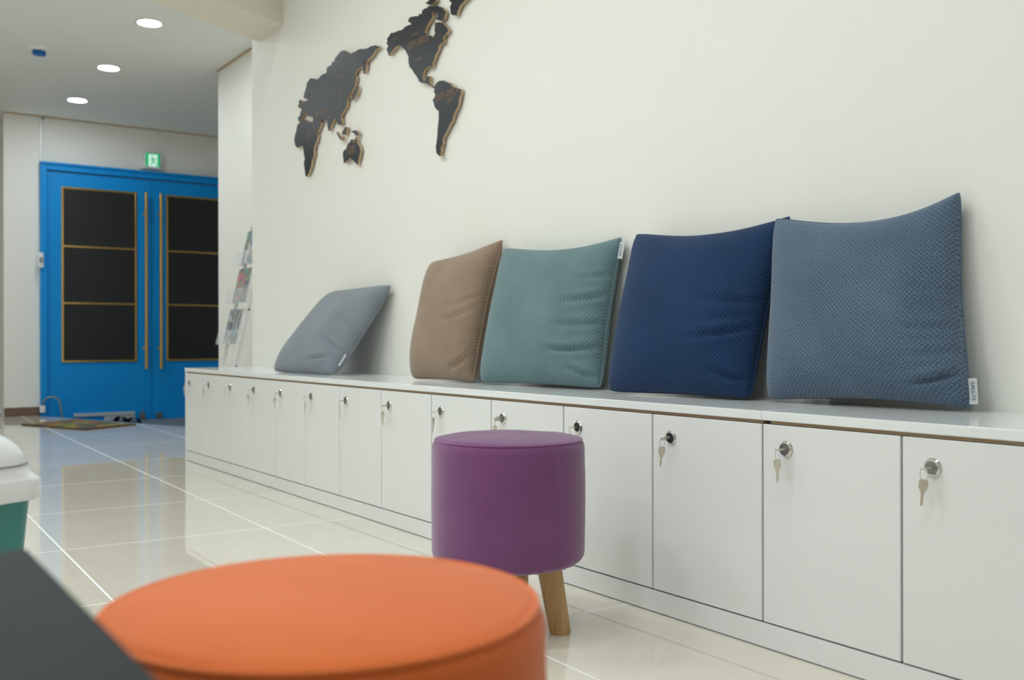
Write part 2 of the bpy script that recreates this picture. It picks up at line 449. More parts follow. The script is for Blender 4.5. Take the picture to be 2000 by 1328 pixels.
leaf('door_2', 0.8435, 1.70, 0.975, 1.568, 0.907, 'blue door leaf partly hidden by the recessed wall corner', False)

# exit sign
ex = thing('exit_sign', (XF, 0.848, 2.126), 'lit green running-man exit sign above the blue door', 'exit sign')
obj('housing', box(new(), XF, XF+0.03, 0.747, 0.949, 2.126, 2.262, 0.004), M['plastic'], ex)
obj('face_frame', box(new(), XF+0.03, XF+0.05, 0.782, 0.916, 2.132, 2.272, 0.003), M['plastic'], ex)
fp = obj('green_panel', box(new(), XF+0.05, XF+0.053, 0.789, 0.909, 2.15, 2.265), M['exit_green'], ex, label='glowing green panel')
bm = new(); xq = XF+0.0532
prism(bm, [(xq, 0.812, 2.15), (xq, 0.888, 2.15), (xq, 0.888, 2.254), (xq, 0.812, 2.254)], (0.001, 0, 0)); obj('doorway_symbol', bm, M['exit_white'], fp, label='white doorway symbol')
def strip2(bm, p, q, wd, x):
    p = Vector(p); q = Vector(q); d = (q-p).normalized(); n = Vector((-d.y, d.x))*wd/2
    prism(bm, [(x, a.x, a.y) for a in (p-n, q-n, q+n, p+n)], (0.001, 0, 0))
bm = new(); xq2 = XF+0.0545
lathe(bm, (xq2, 0.842, 2.237), (1, 0, 0), [(0.007, 0), (0.007, 0.001)], 12)
for a, b, wd in (((0.848, 2.226), (0.853, 2.19), 0.014), ((0.845, 2.222), (0.828, 2.205), 0.006), ((0.828, 2.205), (0.833, 2.19), 0.005), ((0.853, 2.222), (0.876, 2.21), 0.006),
                 ((0.876, 2.21), (0.884, 2.222), 0.005), ((0.853, 2.192), (0.84, 2.174), 0.008), ((0.84, 2.174), (0.828, 2.156), 0.007), ((0.855, 2.19), (0.874, 2.182), 0.008), ((0.874, 2.182), (0.877, 2.158), 0.007)):
    strip2(bm, a, b, wd, xq2)
obj('running_figure', bm, M['exit_green'], fp, label='green running figure')
bm = new()
for z in (2.155, 2.17): lathe(bm, (XF+0.03, 0.932, z), (1, 0, 0), [(0.005, 0), (0.003, 0.003)], 10)
obj('test_button', bm, M['dark'], ex)

# sensor on the door frame
se = thing('door_sensor', (XF+0.056, -0.056, 1.22), 'small white sensor with grey window on the door frame', 'sensor')
obj('casing', box(new(), XF+0.0555, XF+0.085, -0.078, -0.038, 1.222, 1.348, 0.006, 3), M['plastic'], se)
obj('lens_window', box(new(), XF+0.083, XF+0.088, -0.072, -0.044, 1.262, 1.308, 0.002), M['greypl'], se, label='grey lens window')
obj('print_mark', box(new(), XF+0.0845, XF+0.0858, -0.069, -0.047, 1.246, 1.251), M['greypl'], se)
# cable trunking above the frame
tr = thing('cable_trunking', (XF, -0.05, 2.104), 'thin white cable trunking rising from door frame to ceiling', 'trunking')
obj('duct', box(new(), XF, XF+0.012, -0.058, -0.036, 2.105, HC-0.013, 0.002), M['plastic'], tr)
bm = new(); lathe(bm, (XF+0.012, -0.03, HC-0.02), (1, 0, 0), [(0.011, -0.01), (0.011, 0.008), (0.006, 0.011)], 12); obj('end_cap', bm, M['steel'], tr, smooth=0.6)
# conduit at the foot of the frame
cd = thing('cable_conduit', (XF+0.06, -0.045, 0.0), 'steel cable conduit arching from a white box by the baseboard', 'conduit')
obj('junction_box', box(new(), XF+0.0555, XF+0.085, -0.068, -0.028, 0.028, 0.084, 0.004), M['plastic'], cd, label='white junction box')
pts = []
for k in range(25):
    a = PI*(1-k/24.0); pts.append((XF+0.075+0.05*k/24, 0.017+0.061*math.cos(a), 0.095+0.062*math.sin(a)))
pts = [(XF+0.072, -0.044, 0.08)] + pts + [(XF+0.13, 0.083, 0.04), (XF+0.135, 0.09, -0.02), (XF+0.137, 0.094, ENTRY+0.006)]
bm = new(); tube(bm, pts, 0.007, 10); obj('flexible_tube', bm, M['steel'], cd, smooth=True, label='curved steel tube')

# ================================================================== ceiling lamps
def downlight(x, y, z, r, mat, label, group):
    o = thing('downlight', (x, y, z), label, 'downlight', group)
    bm = new(); lathe(bm, (x, y, z), (0, 0, -1), [(r, 0), (r+0.012, 0.0), (r+0.014, 0.003), (r+0.004, 0.006), (r-0.002, 0.005), (r-0.002, 0.002)], 40); obj('trim_ring', bm, M['plastic'], o, smooth=0.7)
    bm = new(); lathe(bm, (x, y, z), (0, 0, -1), [(r-0.002, 0.001), (r-0.003, 0.004), (0, 0.006)], 40); obj('diffuser', bm, mat, o, smooth=0.7, label='glowing white diffuser')
for (x, y), l in zip(((-4.95, 0.034), (-6.096, 0.068), (-7.189, 0.088)), ('round ceiling downlight nearest the beam', 'middle one of three round corridor downlights', 'round ceiling downlight closest to the blue door')):
    downlight(x, y, HC, 0.068, M['lamp_hall'], l, 'corridor downlights')
for y, yn, row in ((-1.05, 'locker-side', (-2.75, -1.7, -0.6, 0.5)), (-1.95, 'middle-row', (-2.3, -1.15, 0.0)), (-2.8, 'left-wall', (-1.85, -0.7, 0.5))):
    for x, xn in zip(row, ('next to the beam', 'second from the beam', 'third from the beam', 'farthest from the beam')):
        downlight(x, y, HM, 0.10, M['lamp_room'], '%s room ceiling downlight, %s' % (yn, xn), 'main room downlights')
for y, yn in ((-1.35, 'second-row'), (-2.6, 'left-wall')):  # unseen rows, added to brighten the corridor ceiling, floor and walls
    for x, xn in ((-4.6, 'next to the beam'), (-5.8, 'in the middle'), (-7.0, 'nearest the wood wall')):
        downlight(x, y, HC, 0.068, M['lamp_hall'], '%s added unseen corridor downlight, %s' % (yn, xn), 'corridor downlights')

# smoke detector with blue dust cover
sd = thing('smoke_detector', (-5.86, -0.408, HC), 'white ceiling smoke detector with blue dust cover', 'smoke detector')
c0 = (-5.86, -0.408, HC)
bm = new(); lathe(bm, c0, (0, 0, -1), [(0.062, 0), (0.064, 0.006), (0.058, 0.016), (0.045, 0.02), (0.0, 0.021)], 32); obj('base', bm, M['ceil'], sd, smooth=0.6)
bm = new(); q0 = Vector(c0)+Vector((0, 0.0, -0.02))
prism(bm, [q0+Vector(p) for p in ((-0.02, -0.038, 0), (0.02, -0.038, 0), (0.034, 0.008, 0), (0.02, 0.036, 0), (-0.02, 0.036, 0), (-0.034, 0.008, 0))], (0, 0.004, -0.03))
bmesh.ops.bevel(bm, geom=bm.edges[:], offset=0.004, segments=2, affect='EDGES'); obj('dust_cover', bm, M['bluepl'], sd, label='blue dust cover')
bm = new(); box(bm, -5.875, -5.855, -0.372, -0.345, HC-0.03, HC-0.019, 0.002); obj('tab', bm, M['plastic'], sd)

# ================================================================== lockers
SE = [0.608, 0.295, -0.0184, -0.3314, -0.653, -0.9819, -1.3144, -1.648, -1.9821, -2.312, -2.6187, -2.9277, -3.2337, -3.5353, -3.8406, -4.1455]
ORD = ['first', 'second', 'third', 'fourth', 'fifth', 'sixth', 'seventh', 'eighth', 'ninth', 'tenth', 'eleventh', 'twelfth', 'thirteenth', 'fourteenth', 'fifteenth']
def nth(k):     # k counted from the far left end, 0-based
    return 'nearest the blue door at bench end' if k == 0 else '%s from the blue door end' % ORD[k]
N = len(SE)-1
key_rot = [0.1, 0.2, 0.0, 0.85, 0.15, 1.2, 0.1, 0.5, 0.25, 0.1, 0.3, 0.15, 0.2, 0.1, 0.0]
def key_blade(bm, o, u, v, n, s=1.0, th=0.0016):
    """flat key: o = top middle of the bow, u = down the blade, v = across, n = thickness"""
    o, u, v, n = Vector(o), Vector(u), Vector(v), Vector(n)
    out = [(0, -4.5), (0, 4.5), (2.2, 7.2), (14, 7.2), (18.5, 4.6), (20.5, 2.6), (21, 4.8), (22.4, 4.8), (22.4, 2.4), (27, 2.4), (28, 1.7), (30, 2.4), (33, 2.4), (34, 1.6), (36, 2.4), (41, 2.2), (43.5, 0.8), (43.5, -0.8), (42, -2.2), (22.4, -2.4), (22.4, -4.8), (21, -4.8), (20.5, -2.6), (18.5, -4.6), (14, -7.2), (2.2, -7.2)]
    prism(bm, [o+u*(a*0.001*s)+v*(b*0.001*s)-n*th/2 for a, b in out], n*th)
for i in range(N):
    xr, xl = SE[i], SE[i+1]; k = N-1-i
    L = thing('locker', ((xl+xr)/2, 0.17, 0), 'white flat door locker, %s' % nth(k), 'locker', 'white lockers of the bench')
    g = 0.0022
    bm = new(); box(bm, xl+0.0005, xr-0.0005, 0.0195, D-0.01, 0.0535, 0.4605); obj('carcass', bm, M['gap'], L)
    d = obj('door', box(new(), xl+g, xr-g, 0.0, 0.018, 0.0545, 0.4535, 0.0012, 1), M['white'], L, label='plain white door')
    if k == 0: obj('side_panel', box(new(), XL, xl-0.001, 0.0, D-0.01, 0.0, 0.4605, 0.001, 1), M['white'], L, label='white end panel')
    lxp, lz = xl+0.0605, 0.4045
    if i == 2: lz = 0.408
    bm = new(); lathe(bm, (lxp, 0, lz), (0, -1, 0), [(0.0165, 0), (0.0165, 0.0015), (0.0135, 0.0045), (0.0115, 0.0048), (0.011, 0.0036)], 28)
    lk = obj('lock', bm, M['chrome'], d, smooth=0.5, label='round chrome lock')
    bm = new(); lathe(bm, (lxp, 0, lz), (0, -1, 0), [(0.0108, 0.001), (0.0108, 0.0044), (0.0, 0.0048)], 24); obj('lock_cylinder', bm, M['dark'] if i in (3, 4) else M['steel'], lk, smooth=0.5)
    if i == 0: continue
    # key set hanging in the lock
    rr = key_rot[i]
    ks = thing('key_set', (lxp, -0.03, lz), 'nickel key pair in the lock %s' % nth(k), 'keys', 'keys hanging in the locker locks')
    a = rr; ex_ = Vector((math.cos(a), 0, math.sin(a)))
    tip = Vector((lxp, -0.029, lz))
    bm = new(); key_blade(bm, tip, (0, 1, 0), ex_, Vector((0, -1, 0)).cross(ex_), 0.92, 0.002)
    obj('inserted_key', bm, M['key'], ks)
    rc = tip+Vector((0, 0.002, -0.0095)); pts = []
    th = random.uniform(-0.5, 0.5); rv = Vector((math.cos(th), math.sin(th), 0))
    for q in range(24):
        b = 2*PI*q/24; pts.append(rc+rv*(0.0085*math.cos(b))+Vector((0, 0, 0.0105*math.sin(b))))
    bm = new(); tube(bm, pts, 0.0006, 6, True); obj('key_ring', bm, M['chrome'], ks, smooth=True)
    sw = random.uniform(-0.16, 0.16); dn = Vector((math.sin(sw), 0, -math.cos(sw)))
    tt = random.uniform(-0.4, 0.9) if i not in (2, 4) else 0.35
    if i == 3: tt = 1.0
    vv = Vector((math.cos(tt), math.sin(tt)*0.9, 0)); vv = (vv-dn*vv.dot(dn)).normalized()
    bm = new(); key_blade(bm, rc+Vector((0, 0, -0.0085)), dn, vv, dn.cross(vv), 1.05); obj('hanging_key', bm, M['key'], ks)
for xa, xb, l in ((XL-0.001, -0.3318, 'long white worktop section on the lockers below the cushions'), (-0.3310, 0.612, 'short white worktop section at the near end of the locker bench')):
    wt = thing('worktop', ((xa+xb)/2, D/2, 0.461), l, 'worktop', 'worktop sections of the bench')
    obj('slab', box(new(), xa, xb, -0.0025, D-0.001, 0.4612, ZT, 0.0016, 2), M['white_top'], wt)
    obj('edge_strip', box(new(), xa+0.02, xb, 0.003, 0.018, 0.4550, 0.4612), M['tan'], wt, label='tan strip under the worktop edge')
pt_ = thing('plinth', (-1.77, 0.03, 0), 'low white plinth running below all the locker doors', 'plinth')
obj('kick_board', box(new(), XL+0.0195, 0.612, 0.001, 0.018, 0.0028, 0.0512), M['white'], pt_)
obj('base_shadow_strip', box(new(), XL+0.0195, 0.612, 0.0018, 0.03, 0.0, 0.0028), M['gap'], pt_, label='grey strip standing in for the shadow line on the floor')  # grey strip fills the gap, its colour stands in for the shadow there

# ================================================================== cushions
def cushion(name, mat, BL, BR, TR, TL, T, creases, label, tagv=None, e=(0.03, 0.05, 0.03, 0.12)):
    BL, BR, TR, TL = map(Vector, (BL, BR, TR, TL)); cen = (BL+BR+TR+TL)/4
    n = ((BR-BL).cross(TL-BL)).normalized()
    if n.y > 0: n = -n
    NN = 72
    Wd, Ht = (BR-BL).length, (TL-BL).length
    def mid(u, v):
        uu = u*(1-e[1 if u > 0 else 0]*(1-v*v)*u*u); vv = v*(1-e[3 if v > 0 else 2]*(1-(u-0.12*(1-u*u))**2)*v*v)
        rd = 1-0.028*(abs(u)**10)*(abs(v)**10); uu *= rd; vv *= rd
        s, t_ = (uu+1)/2, (vv+1)/2
        return (BL*(1-s)+BR*s)*(1-t_)+(TL*(1-s)+TR*s)*t_
    def hgt(u, v, front):
        a = max(0.0, (1-abs(u)**4.2)*(1-abs(v)**4.2))
        h = T/2*(a**0.46)*(0.74+0.30*(1-u*u)*(1-v*v))*(1-0.14*v)
        if front:
            for (u0, v0, ang, ln, wd, dp) in creases:
                dx, dy = (u-u0), (v-v0); c, s = math.cos(ang), math.sin(ang)
                al = dx*c+dy*s; pe = -dx*s+dy*c - 0.35*al*al
                win = max(0.0, 1-(al/ln)**2)
                h += win*(-dp*math.exp(-(pe/wd)**2)+0.55*dp*math.exp(-((pe-1.7*wd)/(1.1*wd))**2)+0.4*dp*math.exp(-((pe+1.8*wd)/(1.2*wd))**2))*min(1, a*5)
        q = mid(u, v)*6.0
        h += 0.004*noise.noise(q*1.3+Vector((T*90, 0, 0)))*min(1, a*4)
        return max(h, 0.0)
    def clampv(p):
        p = p.copy()
        if p.z < ZT+0.0012: p.z = ZT+0.0012
        if p.y > D-0.0015: p.y = D-0.0015
        return p
    verts, faces, uvs = [], [], {}
    idx = [[None]*(NN+1) for _ in range(NN+1)]; idb = [[None]*(NN+1) for _ in range(NN+1)]
    par = lambda i: math.sin((i/NN*2-1)*PI/2*0.92)/math.sin(PI/2*0.92)
    for i in range(NN+1):
        for j in range(NN+1):
            u, v = par(i), par(j); m_ = mid(u, v)
            idx[i][j] = len(verts); verts.append(clampv(m_+n*hgt(u, v, True)))
            if i in (0, NN) or j in (0, NN): idb[i][j] = idx[i][j]
            else: idb[i][j] = len(verts); verts.append(clampv(m_-n*hgt(u, v, False)*0.85))
    fuv = []
    for i in range(NN):
        for j in range(NN):
            uvq = [((par(a)+1)/2*Wd, (par(b)+1)/2*Ht) for a, b in ((i, j), (i+1, j), (i+1, j+1), (i, j+1))]
            faces.append((idx[i][j], idx[i+1][j], idx[i+1][j+1], idx[i][j+1])); fuv += uvq
            faces.append((idb[i][j], idb[i][j+1], idb[i+1][j+1], idb[i+1][j])); fuv += [uvq[0], uvq[3], uvq[2], uvq[1]]
    org = Vector((cen.x, cen.y, ZT))
    th = thing(name, org, label, 'cushion', 'cushions along the locker bench')
    me = bpy.data.meshes.new('cover'); me.from_pydata([v-org for v in verts], [], faces)
    ul = me.uv_layers.new(name='UVMap')
    for k_, q in enumerate(fuv): ul.data[k_].uv = q
    me.materials.append(mat)
    for p in me.polygons: p.use_smooth = True
    o = bpy.data.objects.new('cover', me); link(o, th, org)
    ring = [par(i) for i in range(0, NN+1, 2)]
    pts = [mid(u, -1) for u in ring]+[mid(1, v) for v in ring[1:]]+[mid(u, 1) for u in ring[::-1][1:]]+[mid(-1, v) for v in ring[::-1][1:-1]]
    bm = new(); tube(bm, [clampv(p)+Vector((0, 0, 0.001)) for p in pts], 0.0022, 6, True)
    me2 = obj('seam_piping', bm, mat, th, smooth=True)
    if tagv:
        va, vb, wd = tagv
        p0, p1 = clampv(mid(1.0, va)), clampv(mid(1.0, vb)); ey_ = (p1-p0)
        out = (BR-BL).normalized(); out = (out-ey_.normalized()*out.dot(ey_.normalized())).normalized()
        f = n*0.004
        bm = new(); prism(bm, [p0-out*0.004+f, p0+out*wd+f*0.4, p1+out*wd+f*0.4, p1-out*0.004+f], -n*0.0012)
        tg = obj('label_tag', bm, M['tagcloth'], th, label='small pale satin label')
        bm = new(); nn = n*0.0009
        if va < 0.2 and name == 'slate_cushion': text_bm(bm, 'SALLYS', p1+out*(wd*0.36)+f*0.9+nn-ey_*0.14, -ey_, out, ey_.length*0.72, wd*0.42)
        else: text_bm(bm, 'SALLYS', p0+out*(wd*0.70)+f*0.9+nn+ey_*0.14, ey_, -out, ey_.length*0.72, wd*0.42)
        obj('lettering', bm, M['inkgrey'], tg, recalc=False)
    return th
cushion('slate_cushion', M['f_slate'], (-0.520, 0.238, ZT+0.004), (-0.057, 0.300, ZT+0.004), (-0.103, 0.338, 0.926), (-0.538, 0.286, 0.911), 0.17,
        [(0.85, -0.28, 0.1, 0.4, 0.03, 0.006), (0.9, 0.05, -0.1, 0.3, 0.03, 0.005), (0.8, -0.75, 0.35, 0.3, 0.03, 0.014), (0.82, -0.52, 0.15, 0.35, 0.03, 0.006)],
        'large slate blue woven cushion nearest the camera', (-0.97, -0.72, 0.016), (0.03, 0.05, 0.06, 0.19))
cushion('navy_cushion', M['f_navy'], (-1.004, 0.170, ZT+0.004), (-0.560, 0.228, ZT+0.004), (-0.540, 0.352, 0.923), (-1.038, 0.300, 0.919), 0.165,
        [(0.75, -0.02, 0.08, 0.45, 0.03, 0.010), (0.68, -0.38, 0.25, 0.42, 0.035, 0.012), (0.6, -0.22, 0.1, 0.35, 0.03, 0.006), (0.8, -0.82, -0.2, 0.25, 0.04, 0.012)],
        'dark navy woven cushion standing behind the slate blue one', None, (0.03, 0.05, 0.02, 0.14))
cushion('teal_cushion', M['f_teal'], (-1.664, 0.195, ZT+0.004), (-1.137, 0.258, ZT+0.004), (-1.137, 0.342, 0.923), (-1.690, 0.307, 0.929), 0.165,
        [(0.78, 0.12, 0.25, 0.4, 0.035, 0.012), (0.78, -0.22, 0.15, 0.45, 0.035, 0.011), (0.68, -0.56, 0.12, 0.42, 0.035, 0.016), (0.85, -0.86, -0.3, 0.25, 0.04, 0.014), (0.85, 0.42, 0.2, 0.3, 0.03, 0.007)],
        'sea green woven cushion between the taupe and navy ones', (0.70, 0.93, 0.017))
cushion('taupe_cushion', M['f_brown'], (-2.084, 0.180, ZT+0.004), (-1.730, 0.210, ZT+0.004), (-1.735, 0.336, 0.966), (-2.130, 0.284, 0.909), 0.165,
        [(0.6, 0.06, 0.2, 0.45, 0.03, 0.007), (0.55, -0.14, 0.2, 0.5, 0.03, 0.008), (0.75, -0.8, 0.4, 0.3, 0.04, 0.010)],
        'taupe brown woven cushion left of the sea green one', None, (0.0, 0.09, 0.02, 0.07))
cushion('grey_cushion', M['f_grey'], (-3.19, 0.095, ZT+0.004), (-2.64, 0.130, ZT+0.004), (-2.535, 0.340, 0.847), (-3.045, 0.310, 0.834), 0.16,
        [(0.7, 0.05, -0.5, 0.35, 0.035, 0.009), (0.72, -0.45, -0.45, 0.4, 0.04, 0.014), (0.6, -0.78, 0.2, 0.3, 0.04, 0.012), (0.6, -0.25, -0.3, 0.35, 0.03, 0.007)],
        'cool grey cushion lying back against the wall, alone at far end', (-0.80, -0.55, 0.013), (0.0, 0.06, 0.02, 0.02))

# ================================================================== round stools
def stool(name, c, R, ztop, zbot, mat, a0, label):
    x, y = c
    s = thing(name, (x, y, 0), label, 'stool', 'round upholstered stools')
    seg = 72; rc = 0.022
    prof = [(0.0, ztop), (R*0.5, ztop-0.0005), (R*0.8, ztop-0.003), (R-rc, ztop-0.006)]
    for k in range(1, 7):
        a = PI/2*(1-k/6.0); prof.append((R-rc+rc*math.cos(a), ztop-0.006-rc+rc*math.sin(a)))
    for k in range(1, 8): prof.append((R+0.0015*math.sin(k/8*PI), ztop-0.028-(ztop-zbot-0.055)*k/8))
    for k in range(0, 7):
        a = PI/2*k/6.0; prof.append((R-0.027+0.027*math.cos(a), zbot+0.027-0.027*math.sin(a)))
    prof.append((R-0.06, zbot))
    verts, faces, fuv = [], [], []; ln = 0; arc = [0]
    for p, q in zip(prof, prof[1:]): ln += math.hypot(p[0]-q[0], p[1]-q[1]); arc.append(ln)
    for r, z in prof:
        for i in range(seg+1):
            a = 2*PI*i/seg
            wob = 0.0012*noise.noise(Vector((math.cos(a)*2, math.sin(a)*2, z*14)))
            if z < zbot+0.02: wob += 0.002*math.sin(a*31)
            verts.append(((r+wob)*math.cos(a), (r+wob)*math.sin(a), z+0.0025*noise.noise(Vector((r*math.cos(a)*9, r*math.sin(a)*9, 3)))*(1 if z > ztop-0.01 else 0)))
    for k in range(len(prof)-1):
        for i in range(seg):
            q = (k*(seg+1)+i, (k+1)*(seg+1)+i, (k+1)*(seg+1)+i+1, k*(seg+1)+i+1)
            faces.append(q)
            for (kk, ii) in ((k, i), (k+1, i), (k+1, i+1), (k, i+1)):
                a = 2*PI*ii/seg
                if k < 6: fuv.append((prof[kk][0]*math.cos(a), prof[kk][0]*math.sin(a)))
                else: fuv.append((R*a, arc[kk]))
    me = bpy.data.meshes.new('upholstery'); me.from_pydata(verts, [], faces)
    ul = me.uv_layers.new(name='UVMap')
    for k_, q in enumerate(fuv): ul.data[k_].uv = q
    me.materials.append(mat)
    for p in me.polygons: p.use_smooth = True
    bmx = new(); bmx.from_mesh(me); bmesh.ops.remove_doubles(bmx, verts=bmx.verts[:], dist=1e-6); bmesh.ops.recalc_face_normals(bmx, faces=bmx.faces[:]); bmx.to_mesh(me); bmx.free()
    o = bpy.data.objects.new('upholstery', me); link(o, s, (x, y, 0))
    bm = new(); pts = [(x+(R-0.007)*math.cos(2*PI*i/seg), y+(R-0.007)*math.sin(2*PI*i/seg), ztop-0.0115) for i in range(seg)]
    tube(bm, pts, 0.0028, 8, True); sm = obj('seam_piping', bm, mat, s, smooth=True)
    for k in range(4):
        a = a0+k*PI/2; d = Vector((math.cos(a), math.sin(a), 0))
        top = Vector((x, y, zbot+0.03))+d*(R*0.50); bot = Vector((x, y, 0.0))+d*(R*0.685)
        ax = (bot-top).normalized()
        bm = new(); rings = []
        for q, (f_, r) in enumerate(((0, 0.0275), (0.5, 0.0255), (0.975, 0.0232), (1.0, 0.0215))):
            cc = top+(bot-top)*f_; rings.append([bm.verts.new((cc.x+r*math.cos(2*PI*i/20), cc.y+r*math.sin(2*PI*i/20), cc.z)) for i in range(20)])
        for p, q in zip(rings, rings[1:]):
            for i in range(20): bm.faces.new((p[i], p[(i+1) % 20], q[(i+1) % 20], q[i]))
        bm.faces.new(rings[0]); bm.faces.new(rings[-1][::-1])
        obj('leg', bm, M['beech'], s, smooth=0.7, label='pale round wooden leg')
    return s
PSX = (-0.731, -0.348)
stool('purple_stool', PSX, 0.164, 0.4225, 0.150, M['f_purple'], math.atan2(0.078, 0.082), 'round purple velour stool with pale wooden legs')
stool('orange_stool', (0.324, -1.252), 0.165, 0.440, 0.156, M['f_orange'], 0.5, 'round orange stool blurred in the foreground')

# ================================================================== black table in the corner
tb = thing('low_table', (0.85, -1.85, 0), 'low black table at the bottom left corner', 'table')
obj('table_top', box(new(), 0.245, 1.55, -2.35, -1.442, 0.452, 0.48, 0.003, 2), M['table'], tb)
for lx_ in (0.29, 1.46):
    for ly in (-2.30, -1.53): obj('leg', box(new(), lx_, lx_+0.045, ly, ly+0.045, 0.0, 0.452, 0.002, 1), M['table'], tb)
obj('apron', box(new(), 0.31, 1.49, -1.5, -1.482, 0.39, 0.452, 0.001, 1), M['table'], tb)

# ================================================================== swing-lid bin
bc = Vector((-0.66, -1.452, 0)); bn = Vector((0.886, 0.464, 0)); be = Vector((-0.464, 0.886, 0))
def rrect(w_, d_, r, n=8):
    out = []
    for cx, cy, a0 in ((1, 1, 0), (-1, 1, PI/2), (-1, -1, PI), (1, -1, 3*PI/2)):
        for k in range(n+1):
            a = a0+PI/2*k/n; out.append((cx*(w_/2-r)+r*math.cos(a), cy*(d_/2-r)+r*math.sin(a)))
    return out
def loft(bm, secs, cap=True):
    rings = [[bm.verts.new(bc+be*px+bn*py+Vector((0, 0, z))) for px, py in sec] for sec, z in secs]
    n = len(rings[0])
    for p, q in zip(rings, rings[1:]):
        for i in range(n): bm.faces.new((p[i], p[(i+1) % n], q[(i+1) % n], q[i]))
    if cap: bm.faces.new(rings[0][::-1]); bm.faces.new(rings[-1])
    return bm
bi = thing('swing_lid_bin', bc, 'teal waste bin with white swing lid at the left edge', 'bin')
bm = new(); loft(bm, [(rrect(0.20, 0.16, 0.03), 0.0), (rrect(0.264, 0.214, 0.035), 0.415)]); obj('body', bm, M['teal_pl'], bi, smooth=0.7, label='teal plastic body')
bm = new()
secs = [(rrect(0.266, 0.216, 0.036), 0.388), (rrect(0.288, 0.236, 0.042), 0.388), (rrect(0.288, 0.236, 0.042), 0.416), (rrect(0.283, 0.231, 0.042), 0.420), (rrect(0.280, 0.229, 0.046), 0.422), (rrect(0.276, 0.226, 0.05), 0.427)]
for k in range(1, 11):
    a = PI/2*k/10; s_ = math.cos(a)**0.42 if k < 10 else 0.12
    secs.append((rrect(0.02+0.254*s_, 0.02+0.204*s_, min(0.06, 0.009+0.06*s_)), 0.427+0.066*math.sin(a)))
loft(bm, secs); ld = obj('lid', bm, M['gloss'], bi, smooth=0.8, label='white domed swing lid')
pts = []
for i_ in range(len(secs[0][0])):
    fy_ = secs[0][0][i_][1]/0.108; kk = 6.25+3.2*(1-(fy_+1)/2); k0 = int(kk); f_ = kk-k0
    (sa, za), (sb, zb) = secs[k0], secs[k0+1]
    px, py = sa[i_][0]*(1-f_)+sb[i_][0]*f_, sa[i_][1]*(1-f_)+sb[i_][1]*f_
    pts.append(bc+be*px+bn*py+Vector((0, 0, za*(1-f_)+zb*f_)))
bm = new(); tube(bm, pts, 0.0016, 6, True); obj('flap_gap', bm, M['greypl'], ld, smooth=True, label='thin grey gap around the flap')
bm = new()
fy = lambda z: (0.16+0.054*z/0.40)/2+0.0006
prism(bm, [bc+be*px+bn*fy(z)+Vector((0, 0, z)) for px, z in ((-0.06, 0.29), (0.036, 0.29), (0.036, 0.338), (-0.06, 0.338))], bn*0.0008); obj('sticker', bm, M['plastic'], bi, label='white paper sticker')

# ================================================================== wooden world map on the wall
YM = D-0.022            # front face of the map pieces
TH = 0.0125
fpx = 2000*cam_d.lens/36.0
def to_wall(px, py):
    """outline points measured in the wall's own picture, laid on the wall plane as X, Z in metres"""
    d = fw+rt2*((px-1000)/fpx)-up2*((py-664)/fpx); k = (YM-CAM.y)/d.y
    return Vector((CAM.x+d.x*k, YM, CAM.z+d.z*k))
def piece(name, pts, org, sc, label, words=(), jag=0.004):
    P = [to_wall(org[0]+x/sc, org[1]+y/sc) for x, y in pts]; out = []
    rnd = random.Random(len(pts)*17)
    for i, p in enumerate(P):
        q = P[(i+1) % len(P)]; out.append(p); L_ = (q-p).length
        nsub = int(L_/0.016)
        nrm = Vector((-(q-p).z, 0, (q-p).x)).normalized() if L_ > 1e-6 else Vector()
        for k in range(1, nsub+1):
            f_ = k/(nsub+1); out.append(p+(q-p)*f_+nrm*rnd.uniform(-jag, jag)*0.7)
    c = sum(out, Vector())/len(out)
    th = thing(name, (c.x, D, min(p.z for p in out)), label, 'map piece', 'wooden world map pieces on the wall')
    bm = new(); prism(bm, [p+Vector((0, 0.0015, 0)) for p in out], (0, TH, 0)); obj('plywood_body', bm, M['ply'], th, label='pale plywood edge')
    bm = new(); prism(bm, out, (0, 0.0015, 0)); fc = obj('black_face', bm, M['mapface'], th, label='black stained wood face')
    for (wx, wy, wx2, wy2, s_, hh) in words:
        a = to_wall(org[0]+wx/sc, org[1]+wy/sc); b = to_wall(org[0]+wx2/sc, org[1]+wy2/sc)
        ex_ = Vector((b.x-a.x, 0, b.z-a.z)); bm = new()
        text_bm(bm, s_, a+Vector((0, -0.0008, 0)), ex_, (-ex_.z, 0, ex_.x), ex_.length, hh)
        obj('lettering', bm, M['engrave'], fc, recalc=False, label='burnt brown lettering')
    # the pieces stand off the wall on small spacers
    bm = new(); s0 = c if name not in ('eurasia_piece',) else c
    lathe(bm, (s0.x, YM+TH, s0.z), (0, 1, 0), [(0.006, 0), (0.006, D-YM-TH-0.0002)], 10); obj('spacer', bm, M['ply'], th)
    return th
A = (560, 70); As = 4.745; B = (740, 0); Bs = 4.15; Cc = (650, 250); Cs = 16.6
